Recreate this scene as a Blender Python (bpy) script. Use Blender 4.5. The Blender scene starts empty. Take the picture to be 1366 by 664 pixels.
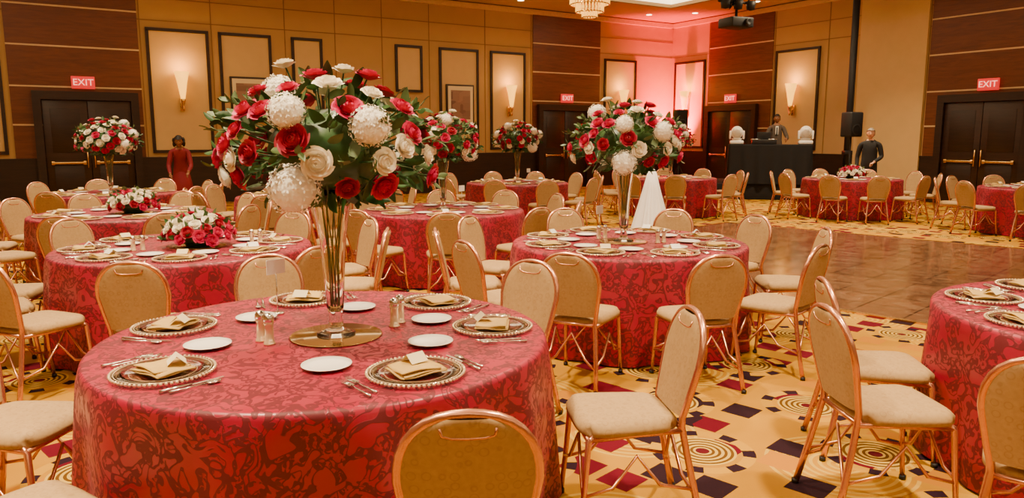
import bpy, bmesh, math, random
from mathutils import Vector, Matrix
random.seed(7)
pi=math.pi
SC=bpy.context.scene.collection

# ------------------------------------------------------------ materials
class NT:
    def __init__(s,name):
        s.mat=bpy.data.materials.new(name); s.mat.use_nodes=True
        s.t=s.mat.node_tree; s.b=s.t.nodes['Principled BSDF']
    def n(s,typ,**k):
        x=s.t.nodes.new(typ)
        for a,b in k.items(): setattr(x,a,b)
        return x
    def put(s,sock,v):
        if isinstance(v,bpy.types.NodeSocket): s.t.links.new(v,sock)
        elif isinstance(v,tuple) and len(v)==3 and sock.type=='RGBA': sock.default_value=(*v,1)
        else: sock.default_value=v
    def m(s,op,a,b=0.0,c=0.0):
        x=s.n('ShaderNodeMath',operation=op); s.put(x.inputs[0],a); s.put(x.inputs[1],b)
        if op in('SMOOTH_MIN','MULTIPLY_ADD','COMPARE'): s.put(x.inputs[2],c)
        return x.outputs[0]
    def mix(s,f,a,b):
        x=s.n('ShaderNodeMix',data_type='RGBA'); s.put(x.inputs[0],f); s.put(x.inputs[6],a); s.put(x.inputs[7],b); return x.outputs[2]
    def obj(s,scale=(1,1,1),rot=(0,0,0)):
        c=s.n('ShaderNodeTexCoord'); mp=s.n('ShaderNodeMapping'); mp.inputs['Scale'].default_value=scale; mp.inputs['Rotation'].default_value=rot
        s.t.links.new(c.outputs['Object'],mp.inputs[0]); return mp.outputs[0]
    def noise(s,vec,scale,detail=2,dist=0.0,rough=.5):
        x=s.n('ShaderNodeTexNoise'); s.put(x.inputs['Vector'],vec); x.inputs['Scale'].default_value=scale
        x.inputs['Detail'].default_value=detail; x.inputs['Distortion'].default_value=dist; x.inputs['Roughness'].default_value=rough; return x.outputs[0]
    def ramp(s,v,lo,hi,a=0.0,b=1.0):
        x=s.n('ShaderNodeMapRange'); s.put(x.inputs[0],v); x.inputs[1].default_value=lo; x.inputs[2].default_value=hi
        x.inputs[3].default_value=a; x.inputs[4].default_value=b; return x.outputs[0]
    def bump(s,h,strength=.3,dist=.01):
        x=s.n('ShaderNodeBump'); x.inputs['Strength'].default_value=strength; x.inputs['Distance'].default_value=dist
        s.put(x.inputs['Height'],h); s.t.links.new(x.outputs[0],s.b.inputs['Normal'])

def pm(name,col,rough=.5,metal=0.0,var=.15,scale=12,trans=0,emis=None,estr=0,sheen=0,ior=1.45,sss=0):
    k=NT(name); v=k.obj()
    n=k.noise(v,scale,3)
    c2=tuple(max(0,c*(1-var)) for c in col); c1=tuple(min(1,c*(1+var)) for c in col)
    k.put(k.b.inputs['Base Color'],k.mix(n,c2,c1))
    k.b.inputs['Roughness'].default_value=rough; k.b.inputs['Metallic'].default_value=metal
    k.b.inputs['Transmission Weight'].default_value=trans; k.b.inputs['IOR'].default_value=ior
    k.b.inputs['Sheen Weight'].default_value=sheen
    if emis: k.b.inputs['Emission Color'].default_value=(*emis,1); k.b.inputs['Emission Strength'].default_value=estr
    return k.mat

def damask():
    k=NT('damask_cloth'); v=k.obj()
    a=k.noise(v,9,1.0,2.0); b=k.noise(v,24,2,1.6)
    A=k.ramp(k.m('ABSOLUTE',k.m('SUBTRACT',a,.5)),.05,.035)
    B=k.m('MULTIPLY',k.ramp(b,.50,.53),k.ramp(a,.52,.54))
    mk=k.m('MAXIMUM',A,B)
    k.put(k.b.inputs['Base Color'],k.mix(mk,(.32,.002,.032),(.120,.0010,.012)))
    k.put(k.b.inputs['Roughness'],k.ramp(mk,0,1,.34,.6))
    k.b.inputs['Specular IOR Level'].default_value=.5
    k.b.inputs['Sheen Weight'].default_value=.05
    k.b.inputs['Sheen Tint'].default_value=(1,.2,.45,1)
    k.bump(k.m('ADD',mk,k.m('MULTIPLY',k.noise(v,5,2),1.5)),.25,.003)
    return k.mat

def carpet():
    k=NT('patterned_carpet'); v=k.obj(rot=(0,0,.5))
    def vor(scale,rnd,metric='EUCLIDEAN',vec=v):
        x=k.n('ShaderNodeTexVoronoi',voronoi_dimensions='2D',distance=metric); k.put(x.inputs['Vector'],vec)
        x.inputs['Scale'].default_value=scale; x.inputs['Randomness'].default_value=rnd; return x
    def polar(A):
        sub=k.n('ShaderNodeVectorMath',operation='SUBTRACT'); k.put(sub.inputs[0],v); k.put(sub.inputs[1],A.outputs['Position'])
        sp=k.n('ShaderNodeSeparateXYZ'); k.put(sp.inputs[0],sub.outputs[0]); x,y=sp.outputs[0],sp.outputs[1]
        return k.m('SQRT',k.m('ADD',k.m('MULTIPLY',x,x),k.m('MULTIPLY',y,y))),k.m('ARCTAN2',y,x)
    A=vor(1.25,.4); d,ang=polar(A)
    C=vor(.95,.9); dC,aC=polar(C)
    arcs=k.m('MULTIPLY',k.m('GREATER_THAN',k.m('SINE',k.m('MULTIPLY',dC,150.0)),.2),k.m('LESS_THAN',dC,.36))
    nz=k.noise(v,2.2,2)
    base=k.mix(nz,(.34,.150,.001),(.56,.285,.003))
    col=k.mix(k.m('MULTIPLY',arcs,.65),base,(.62,.42,.06))
    vr=k.obj(rot=(0,0,-.25))
    B=vor(3.0,.7,'CHEBYCHEV',vr)
    sq=k.m('LESS_THAN',B.outputs['Distance'],.27)
    cs=k.n('ShaderNodeSeparateColor'); k.put(cs.inputs[0],B.outputs['Color'])
    c1=k.mix(k.m('GREATER_THAN',cs.outputs[0],.33),(.48,.19,.003),(.12,.003,.014))
    c2=k.mix(k.m('GREATER_THAN',cs.outputs[0],.74),c1,(.022,.008,.014))
    col=k.mix(sq,col,c2)
    ring=k.m('GREATER_THAN',k.m('SINE',k.m('MULTIPLY',d,200.0)),.0)
    inner=k.mix(ring,(.13,.055,.006),(.58,.38,.06))
    col=k.mix(k.m('LESS_THAN',d,.17),col,inner)
    col=k.mix(k.m('LESS_THAN',d,.035),col,(.10,.006,.012))
    band=k.m('MULTIPLY',k.m('GREATER_THAN',d,.20),k.m('LESS_THAN',d,.265))
    bl=k.m('MULTIPLY',band,k.m('GREATER_THAN',k.m('SINE',k.m('MULTIPLY',ang,7.0)),.35))
    col=k.mix(band,col,(.52,.27,.004))
    col=k.mix(bl,col,(.022,.008,.016))
    k.put(k.b.inputs['Base Color'],col); k.b.inputs['Roughness'].default_value=.95
    k.b.inputs['Specular IOR Level'].default_value=.1
    k.bump(k.noise(v,300,2),.4,.004)
    return k.mat

def dance():
    k=NT('dance_floor_tile'); v=k.obj()
    br=k.n('ShaderNodeTexBrick',offset=0.0); k.put(br.inputs['Vector'],v)
    br.inputs['Color1'].default_value=(.17,.080,.038,1); br.inputs['Color2'].default_value=(.10,.046,.022,1); br.inputs['Mortar'].default_value=(.02,.01,.006,1)
    br.inputs['Scale'].default_value=1; br.inputs['Brick Width'].default_value=.46; br.inputs['Row Height'].default_value=.46; br.inputs['Mortar Size'].default_value=.009
    n=k.noise(v,5,6,1.2,.65)
    k.put(k.b.inputs['Base Color'],k.mix(k.ramp(n,.45,.8),br.outputs[0],(.30,.175,.10)))
    k.put(k.b.inputs['Roughness'],k.m('MULTIPLY_ADD',n,.18,.06))
    return k.mat

def wood(name,c1,c2,rough=.4):
    k=NT(name); v=k.obj(scale=(1,1,9))
    n=k.noise(v,1.6,5,1.0,.6)
    k.put(k.b.inputs['Base Color'],k.mix(k.ramp(n,.3,.7),c1,c2)); k.b.inputs['Roughness'].default_value=rough
    return k.mat

def fabric(name,c1,c2):
    k=NT(name); v=k.obj()
    x=k.n('ShaderNodeTexVoronoi'); k.put(x.inputs['Vector'],v); x.inputs['Scale'].default_value=26; x.inputs['Randomness'].default_value=.5
    r=k.m('MULTIPLY',k.ramp(k.m('ABSOLUTE',k.m('SUBTRACT',x.outputs['Distance'],.33)),.07,.03),.35)
    n=k.noise(v,60,2)
    k.put(k.b.inputs['Base Color'],k.mix(r,k.mix(n,c1,c2),(.27,.145,.05))); k.b.inputs['Roughness'].default_value=.7
    k.b.inputs['Specular IOR Level'].default_value=.3
    k.bump(n,.2,.002); return k.mat

M_dam=damask(); M_carpet=carpet(); M_dance=dance()
M_wall=pm('wall_fabric_beige',(.49,.305,.125),.8,var=.06,scale=3)
M_wall2=pm('panel_cream',(.66,.46,.20),.8,var=.06,scale=4)
M_wood=wood('mahogany_panel',(.105,.027,.008),(.18,.050,.015))
M_dark=wood('dark_walnut',(.012,.005,.004),(.03,.012,.008))
M_dk2=wood('espresso_door',(.018,.007,.005),(.04,.016,.01),.35)
M_line=pm('cream_trim',(.70,.50,.25),.5)
M_ceil=pm('ceiling_paint',(.44,.30,.15),.9,var=.04)
M_copper=pm('copper_frame',(.72,.34,.20),.27,.9,var=.08)
M_fab=fabric('chair_fabric',(.34,.21,.085),(.47,.31,.135))
M_black=pm('black_plastic',(.012,.012,.014),.5)
M_blackcl=pm('black_cloth',(.008,.008,.010),.9)
M_gold=pm('brass',(.80,.50,.15),.25,1.0)
M_glass=pm('clear_glass',(.98,.95,.9),.03,var=.01,trans=1.0)
M_bead=pm('gold_bead_glass',(.80,.60,.38),.12,.4,var=.1)
M_mirror=pm('gold_mirror',(.55,.36,.13),.12,.9,var=.08)
M_china=pm('white_china',(.90,.86,.80),.2,var=.02)
M_silver=pm('silverware',(.75,.70,.62),.2,1.0,var=.03)
M_napkin=pm('gold_napkin',(.56,.36,.10),.6,var=.1,scale=40)
M_card=pm('white_card',(.88,.85,.78),.7,var=.02)
M_cardy=pm('ivory_card',(.80,.68,.42),.7,var=.03)
M_red=pm('magenta_rose',(.58,.003,.095),.5,var=.3,scale=25)
M_dred=pm('deep_red_rose',(.38,.003,.030),.5,var=.3,scale=25)
M_white=pm('white_rose',(.92,.85,.70),.5,var=.05,scale=25)
M_hyd=pm('white_hydrangea',(.90,.85,.75),.6,var=.06,scale=40)
M_leaf=pm('dark_leaf',(.025,.080,.016),.4,var=.5,scale=15)
M_leaf2=pm('sage_leaf',(.085,.14,.045),.5,var=.4,scale=15)
M_tulle=pm('white_tulle',(.9,.88,.88),.8,var=.02)
M_amber=pm('amber_glass_lit',(.9,.5,.12),.4,emis=(1.0,.44,.03),estr=3.0)
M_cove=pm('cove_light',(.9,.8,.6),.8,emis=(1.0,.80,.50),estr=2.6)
M_lip=pm('cove_lip_glow',(.9,.8,.6),.8,emis=(1.0,.82,.55),estr=2.2)  # lip is no lamp; emission gives it the brightness of cove light
M_tray=pm('tray_ceiling_glow',(.85,.75,.6),.8,emis=(1.0,.72,.40),estr=.30)  # plain ceiling surface; weak emission added as room ambient
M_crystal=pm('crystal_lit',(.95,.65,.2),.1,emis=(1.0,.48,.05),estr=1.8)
M_can=pm('downlight_lit',(.95,.85,.7),.4,emis=(1.0,.8,.5),estr=10)
M_exit=pm('exit_letters',(.8,.3,.2),.5,emis=(1,.35,.25),estr=2.0)
M_exitw=pm('exit_face',(.45,.01,.01),.5,emis=(1,.03,.03),estr=.8)

def artmat():
    k=NT('abstract_art'); v=k.obj(scale=(1.6,1,2.4))
    x=k.n('ShaderNodeTexVoronoi',distance='CHEBYCHEV'); k.put(x.inputs['Vector'],v); x.inputs['Scale'].default_value=1.6
    cs=k.n('ShaderNodeSeparateColor'); k.put(cs.inputs[0],x.outputs['Color'])
    k.put(k.b.inputs['Base Color'],k.mix(cs.outputs[0],(.14,.065,.05),(.36,.22,.15))); return k.mat
M_art=artmat()

# ------------------------------------------------------------ mesh builder
class MB:
    def __init__(s): s.v=[];s.f=[];s.m=[];s.s=[]
    def add(s,v,f,mat=0,M=None,smooth=True):
        o=len(s.v)
        s.v+= [tuple(M@Vector(p)) for p in v] if M is not None else [tuple(p) for p in v]
        for q in f: s.f.append([i+o for i in q]); s.m.append(mat); s.s.append(smooth)
    def box(s,c,d,mat=0,bev=0,M=None,seg=2):
        x,y,z=[k/2 for k in d]
        if bev<=0:
            v=[(c[0]+a*x,c[1]+b*y,c[2]+e*z) for a in(-1,1) for b in(-1,1) for e in(-1,1)]
            s.add(v,[(0,1,3,2),(4,6,7,5),(0,4,5,1),(2,3,7,6),(0,2,6,4),(1,5,7,3)],mat,M,False); return
        bm=bmesh.new(); bmesh.ops.create_cube(bm,size=1)
        for w in bm.verts: w.co=Vector((w.co.x*d[0]+c[0],w.co.y*d[1]+c[1],w.co.z*d[2]+c[2]))
        bmesh.ops.bevel(bm,geom=bm.edges[:],offset=bev,segments=seg,affect='EDGES',profile=.5)
        bm.verts.index_update()
        s.add([w.co.copy() for w in bm.verts],[[w.index for w in f.verts] for f in bm.faces],mat,M,True); bm.free()
    def lathe(s,prof,seg=24,mat=0,M=None):
        v=[];f=[]
        for r,z in prof:
            for i in range(seg):
                a=2*pi*i/seg; v.append((r*math.cos(a),r*math.sin(a),z))
        n=len(prof)
        for j in range(n-1):
            for i in range(seg):
                k=(i+1)%seg; f.append((j*seg+i,j*seg+k,(j+1)*seg+k,(j+1)*seg+i))
        s.add(v,f,mat,M)
    def tube(s,pts,r,seg=8,mat=0,M=None,closed=False):
        pts=[Vector(p) for p in pts]; n=len(pts); v=[];f=[]
        up=None
        for i,p in enumerate(pts):
            if closed: t=pts[(i+1)%n]-pts[i-1]
            else: t=pts[min(i+1,n-1)]-pts[max(i-1,0)]
            t.normalize()
            if up is None:
                up=Vector((0,0,1)) if abs(t.z)<.9 else Vector((0,1,0))
            up=(up-t*up.dot(t)); up.normalize(); sd=t.cross(up)
            rr=r[i] if isinstance(r,(list,tuple)) else r
            for j in range(seg):
                a=2*pi*j/seg; v.append(p+up*(math.cos(a)*rr)+sd*(math.sin(a)*rr))
        for i in range(n if closed else n-1):
            k=(i+1)%n
            for j in range(seg):
                l=(j+1)%seg; f.append((i*seg+j,i*seg+l,k*seg+l,k*seg+j))
        if not closed:
            f.append(list(range(seg))[::-1]); f.append([(n-1)*seg+j for j in range(seg)])
        s.add(v,f,mat,M)
    def sphere(s,c,r,mat=0,seg=12,rings=8,M=None):
        if not isinstance(r,(tuple,list)): r=(r,r,r)
        v=[(c[0],c[1],c[2]+r[2])];f=[]
        for j in range(1,rings):
            ph=pi*j/rings
            for i in range(seg):
                a=2*pi*i/seg; v.append((c[0]+r[0]*math.sin(ph)*math.cos(a),c[1]+r[1]*math.sin(ph)*math.sin(a),c[2]+r[2]*math.cos(ph)))
        v.append((c[0],c[1],c[2]-r[2])); L=len(v)-1
        for i in range(seg):
            k=(i+1)%seg
            f.append((0,1+i,1+k)); f.append((L,1+(rings-2)*seg+k,1+(rings-2)*seg+i))
            for j in range(rings-2): f.append((1+j*seg+i,1+(j+1)*seg+i,1+(j+1)*seg+k,1+j*seg+k))
        s.add(v,f,mat,M)
    def mesh(s,name,mats):
        me=bpy.data.meshes.new(name); me.from_pydata(s.v,[],s.f)
        for m in mats: me.materials.append(m)
        me.polygons.foreach_set('material_index',s.m); me.polygons.foreach_set('use_smooth',s.s); me.update()
        return me
def O(name,data,loc=(0,0,0),rz=0,parent=None,M=None):
    o=bpy.data.objects.new(name,data); SC.objects.link(o)
    if M is not None: o.matrix_world=M
    else: o.location=loc; o.rotation_euler=(0,0,rz)
    if parent: o.parent=parent
    return o

# ------------------------------------------------------------ room
C0=Vector((5.5,26.4,0)); dL=Vector((-.85,-.527,0)).normalized(); dR=Vector((.527,-.85,0)).normalized()
def basis(o,x,y):
    z=Vector((0,0,1)); return Matrix(((x.x,y.x,0,o.x),(x.y,y.y,0,o.y),(0,0,1,o.z),(0,0,0,1)))
ML=basis(C0,dL,dR)          # left wall: local x = distance from corner, y = into room
MR=basis(C0,-dR,dL)         # right wall: local x = -distance
LW,LR,HC=24.0,30.0,5.4
b=MB(); b.box((LW/2,LR/2,-.05),(LW+.4,LR+.4,.1)); fl=O('floor',b.mesh('floor',[M_carpet]),M=ML)
def wall(name,M,x0,x1,y=0):
    b=MB(); b.box(((x0+x1)/2,y,3.1),(abs(x1-x0),.2,6.2)); return O(name,b.mesh(name,[M_wall]),M=M)
wL=wall('wall_left',ML,-.2,LW,-.1); wR=wall('wall_right',MR,-LR,.0,-.1)
wall('wall_rear',ML,-.2,LW,LR+.1)
b=MB(); b.box((LW+.1,LR/2,3.1),(.2,LR,6.2)); O('wall_side',b.mesh('wall_side',[M_wall]),M=ML)
# ceiling with tray: beige soffit, emission on border, lip and centre stands in for cove light
b=MB(); off=2.3; th=.42; cw=1.5
b.box((LW/2,off/2,HC+.05),(LW,off,.1)); b.box((LW/2,LR-off/2,HC+.05),(LW,off,.1))
b.box((off/2,LR/2,HC+.05),(off,LR-2*off,.1)); b.box((LW-off/2,LR/2,HC+.05),(off,LR-2*off,.1))
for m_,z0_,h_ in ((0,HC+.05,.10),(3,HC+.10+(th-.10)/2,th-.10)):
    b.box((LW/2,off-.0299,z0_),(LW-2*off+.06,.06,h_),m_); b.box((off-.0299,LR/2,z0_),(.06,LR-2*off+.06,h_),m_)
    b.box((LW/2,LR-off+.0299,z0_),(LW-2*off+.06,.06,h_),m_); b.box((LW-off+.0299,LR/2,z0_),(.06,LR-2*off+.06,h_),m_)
zt=HC+th+.05
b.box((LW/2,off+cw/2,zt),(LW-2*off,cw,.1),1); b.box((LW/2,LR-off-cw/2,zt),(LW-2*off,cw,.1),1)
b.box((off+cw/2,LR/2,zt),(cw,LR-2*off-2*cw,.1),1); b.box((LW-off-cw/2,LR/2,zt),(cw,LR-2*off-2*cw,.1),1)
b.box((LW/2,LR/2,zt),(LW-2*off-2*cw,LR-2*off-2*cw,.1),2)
ce=O('ceiling',b.mesh('ceiling',[M_ceil,M_cove,M_tray,M_lip]),M=ML)
b=MB()
for i in range(9): 
    b.lathe([(0,HC-.012),(.07,HC-.012),(.09,HC-.003)],14,0,Matrix.Translation((2+i*2.4,1.0,0)))
    b.lathe([(0,HC-.012),(.07,HC-.012),(.09,HC-.003)],14,0,Matrix.Translation((1.0,2+i*2.4,0)))
O('recessed_downlights',b.mesh('recessed_downlights',[M_can]),M=ML)

tn=[0]
def panel(parent,M,x0,x1,z0,z1,mat,d=.02,name=None):
    tn[0]+=1; b=MB(); b.box(((x0+x1)/2,d/2,(z0+z1)/2),(abs(x1-x0),d,z1-z0)); 
    o=O(name or f'trim_{tn[0]}',b.mesh('p',[mat])); o.parent=parent; return o
def lines(parent,x0,x1,zs,w=.03,d=.03,mat=None):
    tn[0]+=1; b=MB()
    for z in zs: b.box(((x0+x1)/2,d/2,z),(abs(x1-x0),d,w))
    o=O(f'trim_{tn[0]}',b.mesh('l',[mat or M_line])); o.parent=parent
def vlines(parent,xs,z0,z1,mat,w=.02,d=.012):
    tn[0]+=1; b=MB()
    for x in xs: b.box((x,d/2,(z0+z1)/2),(w,d,z1-z0))
    o=O(f'trim_{tn[0]}',b.mesh('l',[mat])); o.parent=parent
M_seam=pm('seam',(.28,.15,.055),.8)
for a,c in((16.55,19.1),(3.16,5.74)):
    panel(wL,ML,a,c,1.1,HC,M_wood,.03); lines(wL,a,c,(1.85,2.68,3.55,4.4,5.25),.035,.04)
panel(wL,ML,0,LW,0,1.08,M_dark,.04,'baseboard_left'); lines(wL,0,LW,(1.1,),.05,.055,M_dark)
lines(wL,5.74,16.55,(4.25,4.75),.02,.014,M_seam); lines(wL,19.1,LW,(4.25,),.02,.014,M_seam)
lines(wL,0,3.16,(4.25,4.75),.02,.014,M_seam)
vlines(wL,(14.95,13.2,11.9,10.6,9.2,7.4,16.5,5.8),1.1,HC,M_seam)
lines(wL,0,LW,(5.3,),.14,.09,M_line)
for a,c in((-1.75,-4.25),(-8.95,-13.5)):
    panel(wR,MR,c,a,1.1,HC,M_wood,.03); lines(wR,c,a,(1.85,2.68,3.55,4.4,5.25),.035,.04)
panel(wR,MR,-LR,0,0,1.08,M_dark,.04,'baseboard_right'); lines(wR,-LR,0,(1.1,),.05,.055,M_dark)
lines(wR,-8.95,-4.25,(4.25,4.75),.02,.014,M_seam); lines(wR,-1.75,0,(4.25,),.02,.014,M_seam)
vlines(wR,(-1.7,-6.1,-7.1,-8.1,-8.9,-4.3),1.1,HC,M_seam); lines(wR,-LR,0,(5.3,),.14,.09,M_line)
panel(wR,MR,-8.9,-7.1,1.1,HC,M_wall2,.1)
panel(wR,MR,-8.9,-7.1,0,1.1,M_wall2,.1)

def frame(parent,x0,x1,z0,z1,fill=True):
    tn[0]+=1; b=MB(); w=.07; d=.05; xc=(x0+x1)/2; W=abs(x1-x0)
    b.box((xc,d/2,z1),(W+w,d,w)); b.box((xc,d/2,z0),(W+w,d,w))
    b.box((x0,d/2,(z0+z1)/2),(w,d,z1-z0)); b.box((x1,d/2,(z0+z1)/2),(w,d,z1-z0))
    if fill: b.box((xc,.01,(z0+z1)/2),(W,.02,z1-z0),1)
    o=O(f'trim_{tn[0]}',b.mesh('fr',[M_dark,M_wall2])); o.parent=parent
for a,c,z0 in((15.06,16.36,1.25),(13.59,14.77,1.25),(12.29,13.02,1.25),(9.46,10.2,2.85),(7.67,8.87,1.25),(6.05,7.2,1.25),(1.66,2.94,1.25),(19.25,20.6,1.25)):
    frame(wL,a,c,z0,4.05)
for a,c in((-1.53,-.2),(-5.83,-4.4)): frame(wR,a,c,1.25,4.05)

def art(M,x,z,w,h):
    b=MB(); b.box((x,.06,z),(w+.1,.06,h+.1),0,.01); b.box((x,.093,z),(w,.012,h),1); b.box((x,.1,z),(w*.78,.01,h*.78),2)
    return O('framed_artwork',b.mesh('art',[M_dark,M_cardy,M_art]),M=M)
art(ML,14.15,2.5,.8,1.0); art(ML,8.27,2.5,.8,1.05)

def sconce(M,x):
    b=MB()
    b.lathe([(.0,2.45),(.045,2.46),(.07,2.6),(.11,2.85),(.165,3.1),(.158,3.1),(.1,2.85),(.05,2.55),(0,2.5)],20,0,Matrix.Translation((x,.22,0)))
    b.lathe([(0,2.2),(.02,2.21),(.035,2.26),(.02,2.3),(.05,2.42),(.06,2.47),(0,2.47)],16,1,Matrix.Translation((x,.22,0)))
    b.box((x,.07,2.35),(.1,.05,.3),1,.01); b.tube([(x,.08,2.35),(x,.16,2.32),(x,.22,2.4)],.012,8,1)
    o=O('wall_sconce',b.mesh('sconce',[M_amber,M_gold]),M=M)
    l=bpy.data.lights.new('sconce_glow','POINT'); l.energy=24; l.color=(1,.50,.10); l.shadow_soft_size=.12
    lo=bpy.data.objects.new('sconce_glow',l); SC.objects.link(lo); lo.parent=o; lo.location=(x,.32,3.22)
for x in(15.7,6.62,2.3): sconce(ML,x)
for x in(-.85,-5.1): sconce(MR,x)

def door(idx,M,xc,W,H=2.4):
    b=MB(); e=.062
    b.box((xc-W/2-.08,e+.07,H/2),(.16,.14,H),0); b.box((xc+W/2+.08,e+.07,H/2),(.16,.14,H),0); b.box((xc,e+.07,H+.09),(W+.32,.14,.18),0)
    for sgn in(-1,1):
        c=xc+sgn*W/4
        b.box((c,e+.045,H/2),(W/2-.015,.05,H-.02),1,.004)
        b.box((c,e+.075,H*.72),(W/2-.3,.012,H*.40),0,.004); b.box((c,e+.075,H*.24),(W/2-.3,.012,H*.32),0,.004)
        b.box((c,e+.12,1.02),(W/2-.2,.05,.05),2,.01); b.box((c-.35*W/2,e+.1,1.02),(.07,.07,.09),2,.01); b.box((c+.35*W/2,e+.1,1.02),(.07,.07,.09),2,.01)
        b.tube([(xc+sgn*.07,e+.09,.9),(xc+sgn*.07,e+.14,.92),(xc+sgn*.07,e+.14,1.28),(xc+sgn*.07,e+.09,1.3)],.014,8,2)
    return O(f'door_{idx}',b.mesh('door',[M_dark,M_dk2,M_gold]),M=M)
door(1,ML,17.68,1.75); door(2,ML,4.6,1.7); door(3,MR,-2.8,1.75); door(4,MR,-10.35,1.75)

def exit_sign(M,x,z=2.78):
    e=bpy.data.objects.new('exit_sign',None); SC.objects.link(e); e.matrix_world=M@Matrix.Translation((x,0,z))
    b=MB(); b.box((0,.1,0),(.46,.06,.27),0,.01); b.box((0,.04,0),(.1,.08,.1),1)
    o=O('housing',b.mesh('ex',[M_exitw,M_black])); o.parent=e
    t=bpy.data.curves.new('exit_text','FONT'); t.body='EXIT'; t.size=.2; t.align_x='CENTER'; t.align_y='CENTER'; t.extrude=.004
    t.materials.append(M_exit); to=O('letters',t); to.parent=e; to.location=(0,.136,0); to.rotation_euler=(pi/2,0,pi)
exit_sign(ML,17.72); exit_sign(ML,4.5); exit_sign(MR,-2.75); exit_sign(MR,-10.4)

# dance floor
e1=Vector((.70,-.714,0)).normalized(); e2=Vector((.714,.70,0)).normalized()
b=MB(); b.box((1.9,2.85,.006),(12.8,5.7,.012)); 
for q in((1.9,0,12.8,.06),(1.9,5.7,12.8,.06)): b.box((q[0],q[1],.008),(q[2],q[3],.016),1)
b.box((-4.5,2.85,.008),(.06,5.7,.016),1)
O('dance_floor',b.mesh('dance_floor',[M_dance,M_gold]),M=Matrix(((e1.x,e2.x,0,3.1),(e1.y,e2.y,0,6.75),(0,0,1,0),(0,0,0,1))))

# ------------------------------------------------------------ chair
def chair_mesh():
    b=MB()
    yb=lambda z:-.19-(z-.45)*.22
    def hw(z):
        if z<.68: return .150+(.192-.150)*((z-.45)/.23)**.8
        return .192*max(0,(1-((z-.68)/.2)**2.4))**(1/2.4)
    v=[];f=[];NX,NY=14,14
    for side in(1,-1):
        for j in range(NY+1):
            for i in range(NX+1):
                s=i/NX*2-1;t=j/NY*2-1
                W=.205+.02*t
                k=(1-.12*abs(s)**4*abs(t)**4*1.8)
                x=s*W*k; y=.02+t*.215*k
                e=max(0,(1-abs(s)**6))*max(0,(1-abs(t)**6))
                z=.435+(side*(.012+.032*e**.5) if side>0 else -.012-.012*e**.5)
                v.append((x,y,z))
    n=(NX+1)*(NY+1)
    for j in range(NY):
        for i in range(NX):
            a=j*(NX+1)+i; f.append((a,a+1,a+NX+2,a+NX+1)); a+=n; f.append((a,a+NX+1,a+NX+2,a+1))
    per=[i for i in range(NX+1)]+[j*(NX+1)+NX for j in range(1,NY+1)]+[NY*(NX+1)+i for i in range(NX-1,-1,-1)]+[j*(NX+1) for j in range(NY-1,0,-1)]
    for q in range(len(per)):
        a=per[q];c=per[(q+1)%len(per)]; f.append((a,a+n,c+n,c))
    b.add(v,f,1)
    v=[];f=[];NZ,NS=18,12
    zs=[.475+(.872-.475)*(1-(1-j/NZ)**1.5) for j in range(NZ+1)]
    for side in(1,-1):
        for z in zs:
            w=hw(z)-.006
            w=max(w,.01)
            for i in range(NS+1):
                s=i/NS*2-1; th=.010+.016*(1-s**4)*min(1,w/.1)
                v.append((s*w,yb(z)+side*th,z))
    n=(NZ+1)*(NS+1)
    for j in range(NZ):
        for i in range(NS):
            a=j*(NS+1)+i; f.append((a,a+NS+1,a+NS+2,a+1)); a+=n; f.append((a,a+1,a+NS+2,a+NS+1))
    b.add(v,f,1)
    half=[(.195,-.285,0.0),(.182,-.25,.15),(.165,-.215,.32),(.152,-.195,.43)]
    zz=[.47,.52,.58,.64,.68,.72,.76,.80,.83,.855,.870,.878,.880]
    half+=[(hw(z),yb(z),z) for z in zz[:-1]]
    pts=half+[(0,yb(.88),.881)]+[(-x,y,z) for x,y,z in half[::-1]]
    b.tube(pts,.015,8,0)
    g=[(-.075,.848),(-.07,.826),(-.045,.818),(0,.816),(.045,.818),(.07,.826),(.075,.848)]
    for sd in(-1,1): b.tube([(x,yb(z)+sd*.024,z) for x,z in g],.0045,6,0)
    b.box((0,yb(.838),.838),(.125,.050,.020),2,.008)
    for sg in(-1,1):
        b.tube([(sg*.20,.235,0),(sg*.195,.215,.2),(sg*.188,.20,.40),(sg*.18,.17,.425)],[.011,.012,.0135,.0135],8,0)
        b.tube([(sg*.188,.20,.405),(sg*.165,0,.41),(sg*.155,-.2,.415)],.012,8,0)
        b.tube([(sg*.197,.222,.17),(sg*.192,.10,.20),(sg*.186,0,.33),(sg*.182,-.10,.20),(sg*.183,-.248,.17)],.008,6,0)
        b.lathe([(0,0),(.016,0),(.016,.02),(0,.022)],10,2,Matrix.Translation((sg*.20,.235,0)))
        b.lathe([(0,0),(.016,0),(.016,.02),(0,.022)],10,2,Matrix.Translation((sg*.195,-.285,0)))
    b.tube([(-.188,.2,.405),(.188,.2,.405)],.012,8,0)
    b.tube([(-.197,.222,.18),(-.12,.212,.21),(0,.2,.36),(.12,.212,.21),(.197,.222,.18)],.008,6,0)
    b.tube([(-.186,-.253,.14),(-.10,-.22,.2),(0,-.2,.36),(.10,-.22,.2),(.186,-.253,.14)],.008,6,0)
    b.tube([(-.155,-.195,.42),(.155,-.195,.42)],.011,8,0)
    return b.mesh('dining_chair',[M_copper,M_fab,M_black])
CH=chair_mesh()
def chair(x,y,rz): 
    o=O('dining_chair',CH,(x,y,0.001),rz); return o
def chair_at(T,deg,r=1.27,j=4):
    a=math.radians(deg); chair(T[0]+r*math.cos(a),T[1]+r*math.sin(a),a+pi/2+math.radians(random.uniform(-j,j)))

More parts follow.
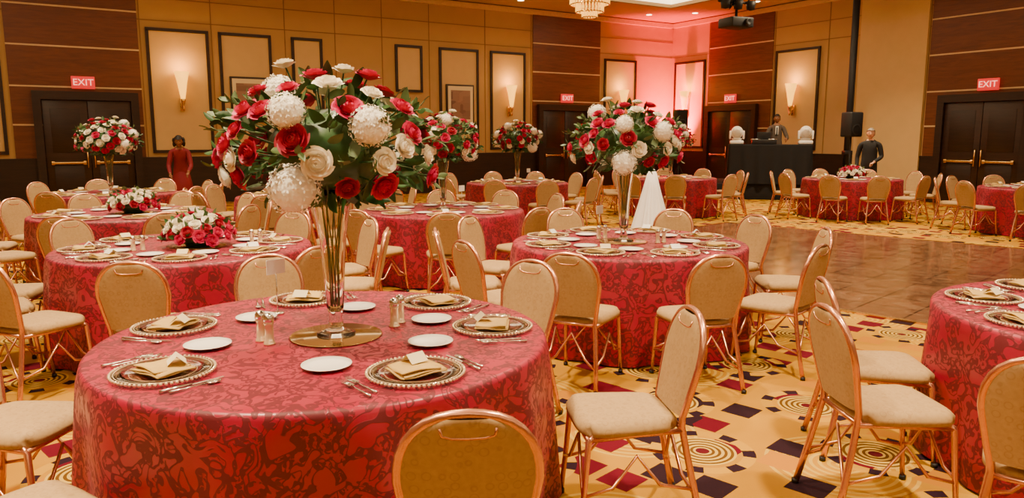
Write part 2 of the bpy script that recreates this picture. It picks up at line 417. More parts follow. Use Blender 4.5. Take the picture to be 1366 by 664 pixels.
# ------------------------------------------------------------ table with cloth
R=.93
def table_mesh(seed):
    random.seed(seed); b=MB(); seg=260
    ph=[random.uniform(0,2*pi) for _ in range(6)]
    rings=[(0.0,.76),(.3,.76),(.6,.76),(.85,.76),(R-.02,.76),(R-.005,.757),(R+.004,.748),(R+.008,.735)]
    v=[];f=[]
    for r,z in rings:
        for i in range(seg):
            a=2*pi*i/seg; v.append((r*math.cos(a),r*math.sin(a),z))
    N=18
    for j in range(1,N+1):
        t=j/N; z=.735-(.735-.012)*t
        for i in range(seg):
            a=2*pi*i/seg
            w=math.sin(14*a+ph[0]+1.3*math.sin(3*a+ph[2]))*.8+math.sin(23*a+ph[1]+math.sin(2*a+ph[3]))*.3*t
            w=.5+.5*w; w=max(0,w)**1.6          # narrow crests, broad valleys
            r=R+.010+.012*t+.080*(t**.6)*(w-.25)
            v.append((r*math.cos(a),r*math.sin(a),z))
    n=len(v)//seg
    for j in range(n-1):
        for i in range(seg):
            k=(i+1)%seg; f.append((j*seg+i,(j+1)*seg+i,(j+1)*seg+k,j*seg+k))
    b.add(v,f,0)
    b.lathe([(0,.755),(.88,.755),(.88,.725),(0,.725)],48,1)
    for a in(0,pi/2,pi,1.5*pi): b.tube([(.5*math.cos(a),.5*math.sin(a),0),(.5*math.cos(a),.5*math.sin(a),.73)],.02,8,1)
    return b.mesh('banquet_table',[M_dam,M_dark])
TM=[table_mesh(1),table_mesh(2)]

# ------------------------------------------------------------ table settings
def charger():
    b=MB(); b.lathe([(0,.004),(.10,.004),(.125,.008),(.168,.014),(.168,.017),(.125,.012),(.10,.008),(0,.008)],40,0)
    for i in range(64):
        a=2*pi*i/64; b.sphere((.173*math.cos(a),.173*math.sin(a),.014),.0062,1,7,5)
    b.tube([(.161*math.cos(2*pi*i/40),.161*math.sin(2*pi*i/40),.016) for i in range(40)],.0018,5,1,closed=True)
    b.tube([(.112*math.cos(2*pi*i/40),.112*math.sin(2*pi*i/40),.009) for i in range(40)],.0015,5,1,closed=True)
    return b.mesh('charger_plate',[M_glass,M_bead])
def napkin():
    b=MB()
    for k,(w,h,rot,ox) in enumerate([(.175,.145,0,0),(.17,.140,.05,.004),(.150,.132,-.04,-.006)]):
        v=[];f=[];N=10
        for s in(0,1):
            for j in range(N+1):
                for i in range(N+1):
                    x=(i/N-.5)*w+ox;y=(j/N-.5)*h
                    z=.0165+k*.006+s*.005+.0035*math.sin(x*35+k)+.003*math.sin(y*38+k*2)
                    v.append((x,y,z))
        n=(N+1)**2
        for j in range(N):
            for i in range(N):
                a=j*(N+1)+i; f.append((a+n,a+1+n,a+N+2+n,a+N+1+n)); f.append((a,a+N+1,a+N+2,a+1))
        per=[i for i in range(N+1)]+[j*(N+1)+N for j in range(1,N+1)]+[N*(N+1)+i for i in range(N-1,-1,-1)]+[j*(N+1) for j in range(N-1,0,-1)]
        for q in range(len(per)):
            a=per[q];c=per[(q+1)%len(per)]; f.append((a,c,c+n,a+n))
        b.add(v,f,0,Matrix.Rotation(rot,4,'Z'))
    return b.mesh('folded_napkin',[M_napkin])
def bread():
    b=MB(); b.lathe([(0,.003),(.055,.003),(.065,.006),(.092,.013),(.092,.0155),(.064,.009),(.055,.006),(0,.006)],36,0); return b.mesh('bread_plate',[M_china])
def fork():
    b=MB()
    b.tube([(0,-.095,.004),(0,-.05,.005),(0,0,.005),(0,.03,.008)],[.006,.004,.003,.003],6,0)
    b.box((0,.042,.008),(.022,.026,.003),0,.001)
    for x in(-.009,-.003,.003,.009): b.tube([(x,.05,.008),(x,.075,.006),(x,.098,.01)],[.0018,.0016,.001],5,0)
    return b.mesh('fork',[M_silver])
def knife():
    b=MB(); b.tube([(0,-.11,.005),(0,-.06,.006),(0,0,.005)],[.006,.006,.004],6,0)
    v=[(-.004,0,.003),(.008,0,.003),(.010,.07,.003),(.004,.115,.003),(-.004,.115,.003)]
    v+= [(x,y,.0055) for x,y,_ in v]
    b.add(v,[(4,3,2,1,0),(5,6,7,8,9)]+[(i,(i+1)%5,(i+1)%5+5,i+5) for i in range(5)],0,None,False)
    return b.mesh('table_knife',[M_silver])
def spoon():
    b=MB(); b.tube([(0,-.09,.006),(0,-.03,.006),(0,.04,.006)],[.0055,.003,.003],6,0); b.sphere((0,.065,.007),(.016,.028,.005),0,10,6); return b.mesh('teaspoon',[M_silver])
def card(mt):
    b=MB(); h,w,t=.048,.075,.032
    v=[(-w/2,-t,0),(w/2,-t,0),(w/2,0,h*.62),(-w/2,0,h*.62),(-w/2,t,0),(w/2,t,0)]
    b.add(v,[(0,1,2,3),(3,2,5,4)],0,None,False); return b.mesh('place_card',[mt])
def shaker():
    b=MB(); b.lathe([(0,0),(.022,0),(.022,.006),(.017,.012),(.016,.07),(.02,.078),(.016,.085)],8,0); b.lathe([(.017,.082),(.02,.086),(.019,.1),(.012,.112),(0,.115)],14,1); return b.mesh('salt_shaker',[M_bead,M_silver])
CM,NM,BM,FM,KM,SM,SHM=charger(),napkin(),bread(),fork(),knife(),spoon(),shaker()
CDM=[card(M_card),card(M_cardy)]
TZ=.7608
def setting(T,deg,full=True,r=.70,cardp=.5):
    a=math.radians(deg); rz=a+pi/2; c=Vector((T[0]+r*math.cos(a),T[1]+r*math.sin(a),TZ))
    X=Vector((-math.sin(a),math.cos(a),0)); Y=Vector((-math.cos(a),-math.sin(a),0))
    O('charger_plate',CM,c,rz)
    O('folded_napkin',NM,c+Vector((0,0,.0)),rz+random.uniform(-.4,.4))
    p=math.radians(deg-26); O('bread_plate',BM,(T[0]+.48*math.cos(p),T[1]+.48*math.sin(p),TZ),0)
    if full:
        O('fork',FM,c-X*.215-Y*.0+Vector((0,0,.002)),rz+.05); O('fork',FM,c-X*.245-Y*.02+Vector((0,0,.002)),rz+.02)
        O('table_knife',KM,c+X*.205+Vector((0,0,.001)),rz-.03); O('teaspoon',SM,c+X*.232,rz-.03)
    if random.random()<cardp: O('place_card',random.choice(CDM),c+Y*.04+X*.02+Vector((0,0,.038)),rz+random.uniform(-.6,.6))

# ------------------------------------------------------------ flowers
def rose_t():
    v=[];f=[]
    for (Rr,h,n,span,curl,a0) in [(.22,1.0,3,2.6,-.10,0),(.42,1.02,4,2.0,-.05,.5),(.62,.98,5,1.6,.05,.2),(.82,.85,5,1.55,.22,.9),(.95,.62,6,1.3,.35,.1)]:
        for q in range(n):
            o=len(v); A=a0+2*pi*q/n; NU,NV=5,4
            for j in range(NV+1):
                t=j/NV
                for i in range(NU+1):
                    s=i/NU*2-1
                    rad=Rr*(math.sin(min(1,t*1.15+.08)*pi/2)**.7)+curl*t**3; rad*=1+.10*s
                    z=h*t*(1-.16*s*s*t)-.55-max(0,curl)*.35*t**6
                    an=A+s*span/2*(.45+.55*math.sin(min(1,t*1.3+.1)*pi/2))
                    v.append((rad*math.cos(an),rad*math.sin(an),z))
            for j in range(NV):
                for i in range(NU): a=o+j*(NU+1)+i; f.append((a,a+1,a+NU+2,a+NU+1))
    o=len(v); 
    for j in range(5):
        ph=pi*.5*j/4
        for i in range(10): a=2*pi*i/10; v.append((.66*math.cos(ph)*math.cos(a),.66*math.cos(ph)*math.sin(a),-.15+.42*math.sin(ph)))
    for j in range(4):
        for i in range(10): k=(i+1)%10; f.append((o+j*10+i,o+j*10+k,o+(j+1)*10+k,o+(j+1)*10+i))
    return v,f
ROSE=rose_t()
def leaf_t():
    v=[];f=[]
    for j in range(7):
        t=j/6; w=.24*math.sin(pi*min(1,t*.93+.04))**.8
        for s in(-1,0,1): v.append((s*w,.06*abs(s)+.0-.25*t*t, t)) 
    for j in range(6):
        for i in range(2): a=j*3+i; f.append((a,a+1,a+4,a+3))
    return v,f
LEAF=leaf_t()
def orient(p,n,s,roll=0):
    q=Vector(n).normalized().to_track_quat('Z','Y').to_matrix().to_4x4()
    return Matrix.Translation(p)@q@Matrix.Rotation(roll,4,'Z')@Matrix.Scale(s,4)
def fib(n):
    for i in range(n):
        z=1-2*(i+.5)/n; r=math.sqrt(1-z*z); a=i*2.399963; yield Vector((r*math.cos(a),r*math.sin(a),z))
def hydr(b,p,n,s,mat):
    M=orient(p,n,s); b.sphere((0,0,0),.84,mat,14,10,M)
    for d in fib(130):
        if d.z<-.6: continue
        c=d*(.92+random.uniform(-.05,.09)); Q=M@orient(c,d+Vector((random.uniform(-.4,.4),random.uniform(-.4,.4),0)),.18,random.uniform(0,6))
        v=[(0,0,0)];f=[]
        for k in range(4):
            a=k*pi/2; v+=[(.6*math.cos(a-.5),.6*math.sin(a-.5),.12),(1.0*math.cos(a),1.0*math.sin(a),.22),(.6*math.cos(a+.5),.6*math.sin(a+.5),.12)]
            f.append((0,1+3*k,2+3*k,3+3*k))
        b.add(v,f,mat,Q,False)
def tall_flowers():
    random.seed(11); b=MB(); A,D,B=.40,.38,.27; zc=.80
    b.sphere((0,0,zc-.02),(A*.62,D*.62,B*.62),3,16,10)
    def put(d,kind,s,e=1.0):
        p=Vector((d.x*A*e,d.y*D*e,zc+d.z*B*e)); n=Vector((d.x/A,d.y/D,d.z/B)).normalized()+Vector((0,0,.25))
        if kind=='h': hydr(b,p,n,s,2)
        else: b.add(*ROSE,{'r':0,'d':5,'w':1}[kind],orient(p,n,s,random.uniform(0,6)))
        b.tube([Vector((p.x*.15,p.y*.15,.55)),p*.5+Vector((0,0,zc*.45)),p],.004,5,3)
    front=[(415,240,'h',.094),(413,157,'h',.068),(503,172,'h',.075),(296,209,'r',.036),(325,192,'r',.040),(341,228,'r',.040),(355,152,'r',.042),(359,130,'r',.036),(379,153,'r',.038),
     (424,110,'r',.042),(421,186,'d',.046),(488,110,'r',.040),(480,150,'r',.046),(533,148,'r',.038),(546,178,'r',.036),(514,240,'r',.044),(564,230,'r',.038),(384,97,'w',.034),(450,122,'w',.042),
     (458,103,'w',.034),(304,232,'w',.036),(335,208,'w',.036),(447,211,'w',.044),(518,210,'w',.038),(539,193,'w',.036),(560,205,'w',.032),(365,200,'d',.036),(405,128,'r',.032),
     (345,175,'r',.030),(475,240,'d',.034),(500,133,'w',.032)]
    for x,y,k,s in front:
        dx=(x-433)/325/A; dz=(182-y)/314+1.6-.765-zc; dz/=B
        l=math.sqrt(dx*dx+dz*dz)
        if l>=1: d=Vector((dx,-.12,dz))
        else: d=Vector((dx,-math.sqrt(1-l*l),dz))
        put(d,k,s*1.05,1.06)
    i=0
    for d in fib(96):
        if d.y<.15 or d.z<-.75: continue
        i+=1; put(d,'h' if i%11==5 else ('w' if i%5 in(1,3) else ('d' if i%5==4 else 'r')),.075 if i%11==5 else .042,1.0)
    for d in fib(210):
        if d.z<-.75: continue
        d=(d+Vector([random.uniform(-.25,.25) for _ in range(3)])).normalized()
        e=random.uniform(.76,.96); p=Vector((d.x*A*e,d.y*D*e,zc+d.z*B*e))
        n=d+Vector([random.uniform(-1.1,1.1) for _ in range(3)])+Vector((0,0,-.1))
        b.add(*LEAF,random.choice((3,3,4)),orient(p,n,random.uniform(.07,.11),random.uniform(0,6)))
    for k in range(36):
        a=random.uniform(0,2*pi); el=random.uniform(-.45,.7); d=Vector((math.cos(a)*math.cos(el),math.sin(a)*math.cos(el),math.sin(el)))
        p0=Vector((d.x*A*.7,d.y*D*.7,zc+d.z*B*.7)); p1=Vector((d.x*A*1.18,d.y*D*1.18,zc+d.z*B*1.18-.02))
        b.tube([p0,(p0+p1)/2+Vector((0,0,.015)),p1],.002,4,4)
        for t in(.45,.6,.75,.88,1): b.add(*LEAF,4 if k%2 else 3,orient(p0.lerp(p1,t),d+Vector([random.uniform(-.8,.8) for _ in range(3)]),.05,random.uniform(0,6)))
    for k in range(14):
        a=k*.55; p=Vector((.14*math.cos(a),.14*math.sin(a),zc-.19)); b.add(*LEAF,3,orient(p,(math.cos(a),math.sin(a),-.6),.11,random.uniform(0,6)))
    return b.mesh('bouquet',[M_red,M_white,M_hyd,M_leaf,M_leaf2,M_dred])
def low_flowers():
    random.seed(5); b=MB(); A,B=.26,.19; b.sphere((0,0,.085),(A*.7,A*.7,.085),2,14,8)
    b.lathe([(0,.001),(.10,.001),(.12,.06),(.11,.09)],20,2)
    i=0
    for d in fib(90):
        if d.z<-.02: continue
        i+=1; p=Vector((d.x*A,d.y*A,.065+d.z*B))
        b.add(*ROSE,(0,1,0,1,4)[i%5],orient(p,d+Vector((0,0,.2)),.040 if i%2 else .034,i))
    for d in fib(120):
        if d.z<.0: continue
        p=Vector((d.x*A*.88,d.y*A*.88,.07+d.z*B*.85))
        b.add(*LEAF,2 if random.random()<.6 else 3,orient(p,Vector((d.x,d.y,max(0,d.z)))+Vector([random.uniform(-.8,.8),random.uniform(-.8,.8),random.uniform(0,.5)]),.075,random.uniform(0,6)))
    return b.mesh('low_bouquet',[M_red,M_white,M_leaf,M_leaf2,M_dred])
TF,LF=tall_flowers(),low_flowers()
def vase_mesh():
    b=MB()
    out=[(0,0),(.080,0),(.083,.006),(.055,.016),(.026,.03),(.032,.05),(.026,.07),(.036,.12),(.043,.25),(.056,.42),(.076,.56),(.095,.62)]
    inn=[(.091,.618),(.072,.56),(.052,.42),(.039,.25),(.031,.13),(.015,.10),(0,.098)]
    b.lathe(out+inn,36,0)
    for k in range(9):
        a=k*.7; r=.018; b.tube([(r*math.cos(a),r*math.sin(a)*.9,.12),(r*1.2*math.cos(a+.5),r*1.2*math.sin(a+.5),.35),(.05*math.cos(a+1),.05*math.sin(a+1),.62)],.003,5,1)
    return b.mesh('glass_vase',[M_glass,M_leaf2])
VM=vase_mesh()
b=MB(); b.lathe([(0,0),(.19,0),(.195,.003),(.19,.006),(0,.006)],48,0); MIR=b.mesh('mirror_disc',[M_mirror])
def tall(x,y,rz=0):
    e=O('floral_centerpiece',None,(x,y,TZ),rz)
    O('mirror_disc',MIR,parent=e); O('glass_vase',VM,(0,0,.007),parent=e); O('flowers',TF,(0,0,.005),parent=e)
def low(x,y,rz=0):
    e=O('low_floral_centerpiece',None,(x,y,TZ),rz); O('mirror_disc',MIR,parent=e); O('flowers',LF,(0,0,.006),parent=e)

# ------------------------------------------------------------ layout
T={1:(-.79,3.13),2:(.94,6.01),3:(-2.53,5.76),4:(-4.31,8.3),5:(-.80,8.7),6:(3.04,3.44),7:(6.87,15.2),8:(8.85,12.5),9:(.1,13.9),10:(3.28,15.6),11:(-6.04,11.3),12:(-3.0,10.8)}
for k,t in T.items():
    O('banquet_table',TM[k%2],(t[0],t[1],0),k*1.3)
random.seed(21)
chair(-.135,2.16,math.radians(4))
chair(.48,3.04,math.radians(97))
chair(-2.03,2.93,math.radians(-97))
chair(-1.50,2.10,math.radians(-35))
chair(-1.37,4.25,math.radians(205))
chair(-.05,4.08,math.radians(142))
for d in(248,282,316,355,33,64,105,150,186,215): chair_at(T[2],d)
for d in(283,249,190,325,3,35,75,110,150,218): chair_at(T[3],d)
chair(1.62,3.13,math.radians(-87)); chair(1.86,3.70,math.radians(-98)); chair(1.93,2.55,math.radians(-40)); chair_at(T[6],62,1.27,2)
for k in(4,5,7,8,9,10,11,12):
    o=random.uniform(0,36)
    if k==5: o=26
    for i in range(10):
        chair_at(T[k],o+36*i+random.uniform(-4,4),random.uniform(1.26,1.33),6)
for d in(230,309,8,55,113,172): setting(T[1],d,True,.71,.75)
for k in(2,3):
    for i in range(8): setting(T[k],20+45*i,True,.70,.6)
for d in(145,190,235,280,100,55): setting(T[6],d,True,.70,.6)
for k in(4,5,7,8,9,10,11,12):
    for i in range(8): setting(T[k],10*k+45*i,False,.70,.6)
for x,y in((-.99,2.97),(-1.04,3.02),(-.525,3.26),(-.51,3.33)): 
    o=O('salt_shaker',SHM,(x,y,TZ),0); o.scale=(1.15,)*3
for k,offs in((2,((-.22,.15),(.22,-.1))),(3,((-.28,-.26),(.47,.12))),(6,((-.3,.0),(.2,-.1)))):
    for o in offs:
        for q in(0,.055): O('salt_shaker',SHM,(T[k][0]+o[0]+q,T[k][1]+o[1]+q*.6,TZ),0)
tall(-.75,3.11,0); tall(.90,6.0,.0); tall(T[5][0],T[5][1],2.2); tall(T[9][0],T[9][1],1.1); tall(T[10][0],T[10][1],3.0); tall(T[11][0],T[11][1],4.0)
low(-2.42,5.75,.4); low(-4.2,8.3,1.4); low(T[7][0],T[7][1],2); low(T[12][0],T[12][1],3); low(T[8][0],T[8][1],3)

b=MB(); b.lathe([(0,0),(.03,0),(.03,.008),(0,.01)],14,0); b.tube([(0,0,0),(0,0,.2)],.003,6,0); b.box((0,0,.23),(.10,.003,.07),1,0)
TN=b.mesh('table_number_stand',[M_silver,M_card])
for x,y in((-1.12,3.50),(.74,6.30),(-2.62,6.14),(-.6,8.93),(0.3,13.7)): O('table_number_stand',TN,(x,y,TZ),.9)

# draped white cone
b=MB(); seg=90; v=[];f=[]
prof=[(.015,1.22),(.05,1.18),(.09,1.0),(.16,.7),(.25,.35),(.33,.01)]
for j,(r,z) in enumerate(prof):
    for i in range(seg):
        a=2*pi*i/seg; q=r*(1+(.13*math.sin(11*a+j*.2)+.06*math.sin(17*a))*min(1,j/3)); v.append((q*math.cos(a),q*math.sin(a),z))
for j in range(len(prof)-1):
    for i in range(seg): k=(i+1)%seg; f.append((j*seg+i,(j+1)*seg+i,(j+1)*seg+k,j*seg+k))
f.append(list(range(seg))); b.add(v,f,0); O('draped_white_easel',b.mesh('drape',[M_tulle]),(1.62,8.7,.008))

# chandelier
b=MB()
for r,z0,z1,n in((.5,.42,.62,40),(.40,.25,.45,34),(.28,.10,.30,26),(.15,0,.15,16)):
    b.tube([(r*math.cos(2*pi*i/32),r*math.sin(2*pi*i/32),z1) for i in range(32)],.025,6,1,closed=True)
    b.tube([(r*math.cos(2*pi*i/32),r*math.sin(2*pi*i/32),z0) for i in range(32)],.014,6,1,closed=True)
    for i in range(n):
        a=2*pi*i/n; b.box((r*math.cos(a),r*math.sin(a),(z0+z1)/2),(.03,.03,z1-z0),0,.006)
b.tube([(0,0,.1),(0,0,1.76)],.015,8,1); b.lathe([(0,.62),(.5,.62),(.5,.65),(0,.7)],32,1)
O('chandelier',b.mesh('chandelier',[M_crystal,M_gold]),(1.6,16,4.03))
# projector
b=MB(); b.box((0,0,0),(.6,.5,.22),0,.03); b.lathe([(0,0),(.08,0),(.08,.08),(.06,.08),(0,.06)],16,0,Matrix.Translation((.1,-.25,0))@Matrix.Rotation(pi/2,4,'X'))
b.tube([(0,0,.1),(0,0,1.69)],.03,8,0)
for k in range(7): b.tube([(.0,0,.6+.02*k),(random.uniform(-.4,.4),random.uniform(-.2,.2),random.uniform(.3,.7)),(random.uniform(-.4,.4),0,.8)],.025,6,0)
b.tube([(-.5,0,.45),(.5,0,.45)],.025,8,0); b.tube([(-.5,0,.65),(.5,0,.65)],.025,8,0)
for k in range(5): b.tube([(-.5+k*.2,0,.45),(-.4+k*.2,0,.65)],.015,6,0)
for s in(-.35,0,.35): b.lathe([(0,0),(.09,.02),(.11,.2),(0,.22)],14,0,Matrix.Translation((s,-.05,.28)))
O('ceiling_projector',b.mesh('projector',[M_black]),(5.0,17.3,4.1),.4)
b=MB(); b.box((0,0,.02),(.6,.6,.04),0,.01); b.tube([(0,0,.03),(0,0,5.395)],.085,12,0); b.box((0,0,1.2),(.2,.2,.1),0,.01)
O('lighting_pole',b.mesh('pole',[M_black]),(8.47,19.1,0))

def speaker(x,y,rz,z):
    b=MB()
    b.box((0,0,z),(.36,.34,.58),0,.03); b.box((0,-.172,z),(.31,.01,.52),1,.003)
    b.lathe([(.13,0),(.12,.008),(.03,-.03),(0,-.02)],20,0,Matrix.Translation((0,-.178,z-.12))@Matrix.Rotation(pi/2,4,'X'))
    b.tube([(0,0,z-.28),(0,0,.35)],.02,8,0)
    for k in range(3):
        a=k*2.09; b.tube([(0,0,.75),(.4*math.cos(a),.4*math.sin(a),.01)],.012,6,0)
    O('loudspeaker',b.mesh('speaker',[M_black,M_blackcl]),(x,y,0),rz)
speaker(8.05,18.0,.3,1.88); speaker(5.0,22.6,.2,2.1)

# DJ booth and riser
b=MB(); b.box((0,.6,.2),(3.0,2.6,.4),0,.01); O('stage_riser',b.mesh('riser',[M_blackcl]),(6.6,19.8,0),-.25)
b=MB(); seg=160; per=[]
W,Dp=1.0,.38
for i in range(seg):
    t=i/seg*4
    if t<1: p=(-W+2*W*t,-Dp)
    elif t<2: p=(W,-Dp+2*Dp*(t-1))
    elif t<3: p=(W-2*W*(t-2),Dp)
    else: p=(-W,Dp-2*Dp*(t-3))
    per.append(p)
v=[];f=[]
for z,amp in((1.0,0),(.97,.0),(.5,.03),(.005,.045)):
    for i,(x,y) in enumerate(per): v.append((x*(1+amp*math.sin(i*.9)),y*(1+amp*2*math.sin(i*.9)),z))
for j in range(3):
    for i in range(seg): k=(i+1)%seg; f.append((j*seg+i,(j+1)*seg+i,(j+1)*seg+k,j*seg+k))
f.append(list(range(seg))); b.add(v,f,0)
booth=O('dj_booth_table',b.mesh('booth',[M_blackcl]),(6.6,19.4,.401),-.25)
b=MB(); b.box((0,0,.06),(.6,.28,.12),0,.01); b.box((0,.12,.2),(.34,.02,.2),0,.005,Matrix.Rotation(.1,4,'X'))
for s in(-.2,.2): b.lathe([(.12,.121),(.12,.135),(0,.137)],20,1,Matrix.Translation((s,0,0)))
O('dj_mixer',b.mesh('mixer',[M_black,M_silver]),(6.45,19.38,1.405),-.25)
def mover(x,y):
    b=MB(); b.box((0,0,.05),(.34,.3,.1),0,.03)
    b.lathe([(.10,.1),(.13,.13),(.13,.15),(0,.16)],20,0)
    for s in(-1,1): b.box((s*.165,0,.24),(.05,.14,.22),0,.02)
    b.sphere((0,0,.30),(.155,.16,.165),0,18,12); b.lathe([(.10,.15),(.115,.17),(.09,.18),(0,.175)],20,1,Matrix.Translation((0,0,.3))@Matrix.Rotation(pi/2,4,'X'))
    O('moving_head_light',b.mesh('mover',[M_china,M_glass]),(x,y,1.403),-.25)
mover(5.80,19.55); mover(7.42,19.15)

# ------------------------------------------------------------ people
def skin(verts,edges,rad,levels=2):
    me=bpy.data.meshes.new('sk'); me.from_pydata(verts,edges,[]); o=bpy.data.objects.new('sk',me); SC.objects.link(o)
    md=o.modifiers.new('s','SKIN'); md.use_smooth_shade=True
    sv=me.skin_vertices[0].data
    for i,r in enumerate(rad): sv[i].radius=(r,r) if not isinstance(r,tuple) else r
    sv[0].use_root=True
    sb=o.modifiers.new('u','SUBSURF'); sb.levels=levels; sb.render_levels=levels
    dg=bpy.context.evaluated_depsgraph_get(); ev=o.evaluated_get(dg); m=ev.to_mesh()
    vs=[tuple(w.co) for w in m.vertices]; fs=[tuple(p.vertices) for p in m.polygons]; ev.to_mesh_clear()
    bpy.data.objects.remove(o); return vs,fs
def person(name,loc,rz,skinm,hairm,top,bottom,shoe,bend=0,elL=(.27,.03,1.13),wrL=(.27,-.08,.88),elR=(-.27,.03,1.13),wrR=(-.27,-.08,.88),scale=1.0,longhair=False,skirt=False,stride=0,white_shirt=None,bulk=1.0):
    B=MB()
    P=Vector((0,0,.95)); RB=Matrix.Translation(P)@Matrix.Rotation(bend,4,'X')@Matrix.Translation(-P)
    U=lambda p: tuple(RB@Vector(p))
    w=bulk
    V=[(0,0,.95),U((0,0,1.12)),U((0,0,1.32)),U((0,0,1.46)),U((0,-.01,1.56)),
       U((.17*w,0,1.42)),elL,wrL,U((-.17*w,0,1.42)),elR,wrR,
       (.10,0,.86),(.11,-.01-stride,.48),(.11,.03-stride,.09),(.12,-.13-stride,.035),
       (-.10,0,.86),(-.11,-.01+stride,.48),(-.11,.03+stride,.09),(-.12,-.13+stride,.035)]
    E=[(0,1),(1,2),(2,3),(3,4),(3,5),(5,6),(6,7),(3,8),(8,9),(9,10),(0,11),(11,12),(12,13),(13,14),(0,15),(15,16),(16,17),(17,18)]
    Rr=[(.15*w,.11*w),(.145*w,.11*w),(.165*w,.115*w),(.09,.08),(.058,.058),.068,.052,.035,.068,.052,.035,.092,.066,.046,.035,.092,.066,.046,.035]
    vs,fs=skin(V,E,Rr)
    wl,wr=Vector(wrL),Vector(wrR); inv=RB.inverted(); mats=[]
    for f in fs:
        c=sum((Vector(vs[i]) for i in f),Vector())/len(f)
        cu=inv@c
        if cu.z>1.50 and abs(cu.x)<.075: m=0
        elif (c-wl).length<.045 or (c-wr).length<.045: m=0
        elif c.z<.10: m=4
        elif c.z<.93 and abs(c.x)<.22 and (c-wl).length>.12 and (c-wr).length>.12: m=0 if skirt and c.z<.5 else 3
        else: m=2
        mats.append(m)
    o0=len(B.v); B.v+=vs
    for f,m in zip(fs,mats): B.f.append([i+o0 for i in f]); B.m.append(m); B.s.append(True)
    for wv,el,sg in((wl,Vector(elL),1),(wr,Vector(elR),-1)):
        d=(wv-el).normalized(); lat=d.cross(Vector((sg,0,0))).normalized() if abs(d.x)<.8 else Vector((0,0,1))
        nrm=d.cross(lat).normalized()
        a,g=skin([tuple(wv-d*.02),tuple(wv+d*.03),tuple(wv+d*.085)],[(0,1),(1,2)],[(.028,.02),(.038,.018),(.040,.015)],1); B.add(a,g,0)
        for k,(off,L) in enumerate(((-.03,.070),(-.010,.080),(.010,.075),(.030,.058))):
            p0=wv+d*.07+lat*off; p1=p0+d*L*.5; p2=p1+d*L*.35-nrm*sg*L*.2; p3=p2+d*L*.2-nrm*sg*L*.25
            a,g=skin([tuple(q) for q in(p0,p1,p2,p3)],[(0,1),(1,2),(2,3)],[.010,.009,.0085,.007],1); B.add(a,g,0)
        p0=wv+d*.025-lat*.025; p1=p0+d*.025-lat*.03; p2=p1+d*.03-lat*.008
        a,g=skin([tuple(q) for q in(p0,p1,p2)],[(0,1),(1,2)],[.012,.011,.009],1); B.add(a,g,0)
    H=RB@Matrix.Translation((0,-.015,1.665))
    v=[];f=[];S,N=20,16
    for j in range(N+1):
        ph=pi*j/N
        for i in range(S):
            a=2*pi*i/S; x=math.sin(ph)*math.cos(a);y=math.sin(ph)*math.sin(a);z=math.cos(ph)
            tap=1-.28*max(0,-z)**1.2
            X=x*.080*tap;Y=y*.098*(1-.12*max(0,-z));Z=z*.120
            if y<-.3 and abs(x)<.22 and -.35<z<.1: Y-=.022*(1-abs(x)/.22)*(1-abs((z+.22))/.35 if abs(z+.22)<.35 else 0)
            if y<-.5 and .0<z<.22 and .2<abs(x)<.6: Y+=.008
            v.append((X,Y,Z))
    for j in range(N):
        for i in range(S): k=(i+1)%S; f.append((j*S+i,(j+1)*S+i,(j+1)*S+k,j*S+k))
    B.add(v,f,0,H)
    for sg in(-1,1):
        B.sphere((sg*.03,-.084,.012),(.011,.007,.006),5,8,6,H); B.sphere((sg*.03,-.0905,.012),(.005,.003,.005),1,8,6,H)
        B.box((sg*.031,-.090,.034),(.03,.008,.006),1,.002,H)
        B.sphere((sg*.080,.005,-.005),(.01,.02,.032),0,8,6,H)
    B.sphere((0,-.086,-.058),(.022,.008,.006),6,10,6,H)
    v=[];f=[]
    for j in range(10):
        ph=(pi*.62)*j/9
        for i in range(S):
            a=2*pi*i/S; x=math.sin(ph)*math.cos(a);y=math.sin(ph)*math.sin(a);z=math.cos(ph)
            if y<-.25: z=max(z,.55); 
            kk=1.07+(.16 if longhair else 0)+(.05*math.sin(i*3.1+j*2.3) if longhair else 0)
            if y<-.25: kk=1.05
            v.append((x*.081*kk,y*.099*kk+.006,z*.122*(1.06+(.12 if longhair else 0))))
    for j in range(9):
        for i in range(S): k=(i+1)%S; f.append((j*S+i,(j+1)*S+i,(j+1)*S+k,j*S+k))
    B.add(v,f,1,H)
    if longhair:
        for i in range(26):
            a=pi*(-.02+1.04*i/25); B.sphere((.10*math.cos(a),.085*math.sin(a)+.02,-.03-.05*math.sin(i*2.7)),(.033,.033,.06),1,8,6,H)
    if skirt: B.lathe([(.145,1.05),(.165,.93),(.20,.75),(.24,.52),(.235,.51),(.16,.8)],28,2,Matrix.Scale(.8,4,(0,1,0)))
    if white_shirt:
        B.box((0,-.118,1.36),(.07,.02,.22),7,.005,RB); B.box((0,-.13,1.34),(.03,.012,.20),4,.004,RB)
    me=B.mesh(name,[skinm,hairm,top,bottom,shoe,M_card,pm(name+'_lip',(.35,.1,.08),.5),M_card])
    o=O(name,me,loc,rz); o.scale=(scale,)*3; return o
S1=pm('skin_dark',(.26,.105,.045),.5,var=.05); S2=pm('skin_light',(.66,.34,.20),.5,var=.05); HB=pm('hair_black',(.012,.009,.008),.6); HG=pm('hair_grey',(.24,.20,.16),.6)
SUIT=pm('grey_suit',(.10,.075,.06),.8); BT=pm('black_shirt',(.014,.014,.016),.8); KH=pm('dark_trousers',(.02,.018,.018),.8); RD=pm('burgundy_dress',(.19,.005,.016),.7)
person('dj_man',(7.0,20.08,.401),-.25,S1,HB,SUIT,KH,BT,elL=(.27,-.08,1.16),wrL=(.22,-.31,1.12),elR=(-.27,-.08,1.16),wrR=(-.2,-.31,1.12),white_shirt=True)
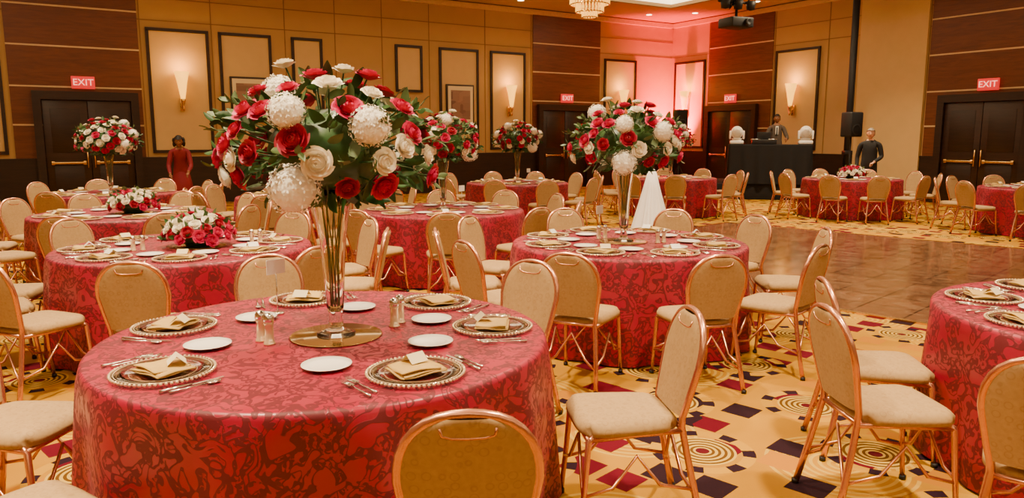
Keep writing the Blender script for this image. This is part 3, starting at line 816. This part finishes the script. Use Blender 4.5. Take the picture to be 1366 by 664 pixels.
person('standing_man',(8.0,16.9,0),-.5,S2,HG,BT,KH,BT,elL=(.25,.0,1.15),wrL=(.10,-.20,1.03),elR=(-.25,.02,1.13),wrR=(-.24,-.08,.88),bulk=1.12)
person('woman_in_red_dress',(-6.85,15.6,0),.35,S1,HB,RD,RD,BT,bend=.36,elL=(.22,-.24,1.08),wrL=(.16,-.44,.94),elR=(-.24,-.2,1.08),wrR=(-.2,-.38,.90),scale=.93,longhair=True,skirt=True)

# ------------------------------------------------------------ lights
def area(name,loc,size,en,col=(1,.77,.47)):
    l=bpy.data.lights.new(name,'AREA'); l.shape='DISK'; l.size=size; l.energy=en; l.color=col; l.spread=math.radians(110)
    o=bpy.data.objects.new(name,l); SC.objects.link(o); o.location=loc; return o
for p,e in(((-2.2,2.2),270),((2.2,2.6),230),((-1.2,6.2),230),((2.2,8.0),230),((-5,9),230),((6.0,12),220),((0,15),170),((6.6,16.6),200),((-6.0,12.6),150)): area('added_fill_light',(p[0],p[1],5.78),.35,e)  # unseen fill lamps, added to brighten the tables and the people at the back
l=bpy.data.lights.new('pink_uplight','SPOT'); l.energy=5200; l.color=(1,.012,.03); l.spot_size=math.radians(95); l.spot_blend=.8; l.shadow_soft_size=.08
p=C0+dL*.75+dR*.75; up=bpy.data.objects.new('pink_uplight',l); SC.objects.link(up); up.location=(p.x,p.y,.95)
tgt=C0+Vector((0,0,3.4)); up.rotation_euler=(tgt-up.location).to_track_quat('-Z','Y').to_euler()
b=MB(); b.box((0,0,.4),(.3,.3,.8),0,.03); b.lathe([(.1,.8),(.12,.86),(.1,.86),(0,.84)],16,0); O('uplight_stand',b.mesh('up',[M_black]),(p.x,p.y,0))

w=bpy.data.worlds.new('w'); bpy.context.scene.world=w; w.use_nodes=True; w.node_tree.nodes['Background'].inputs[0].default_value=(.4,.25,.12,1); w.node_tree.nodes['Background'].inputs[1].default_value=.1

cam=bpy.data.cameras.new('camera'); co=bpy.data.objects.new('camera',cam); SC.objects.link(co)
cam.sensor_width=36; cam.lens=26.35; cam.clip_end=200; co.location=(0,0,1.6); co.rotation_euler=(math.radians(90-8.53),0,0)
bpy.context.scene.camera=co
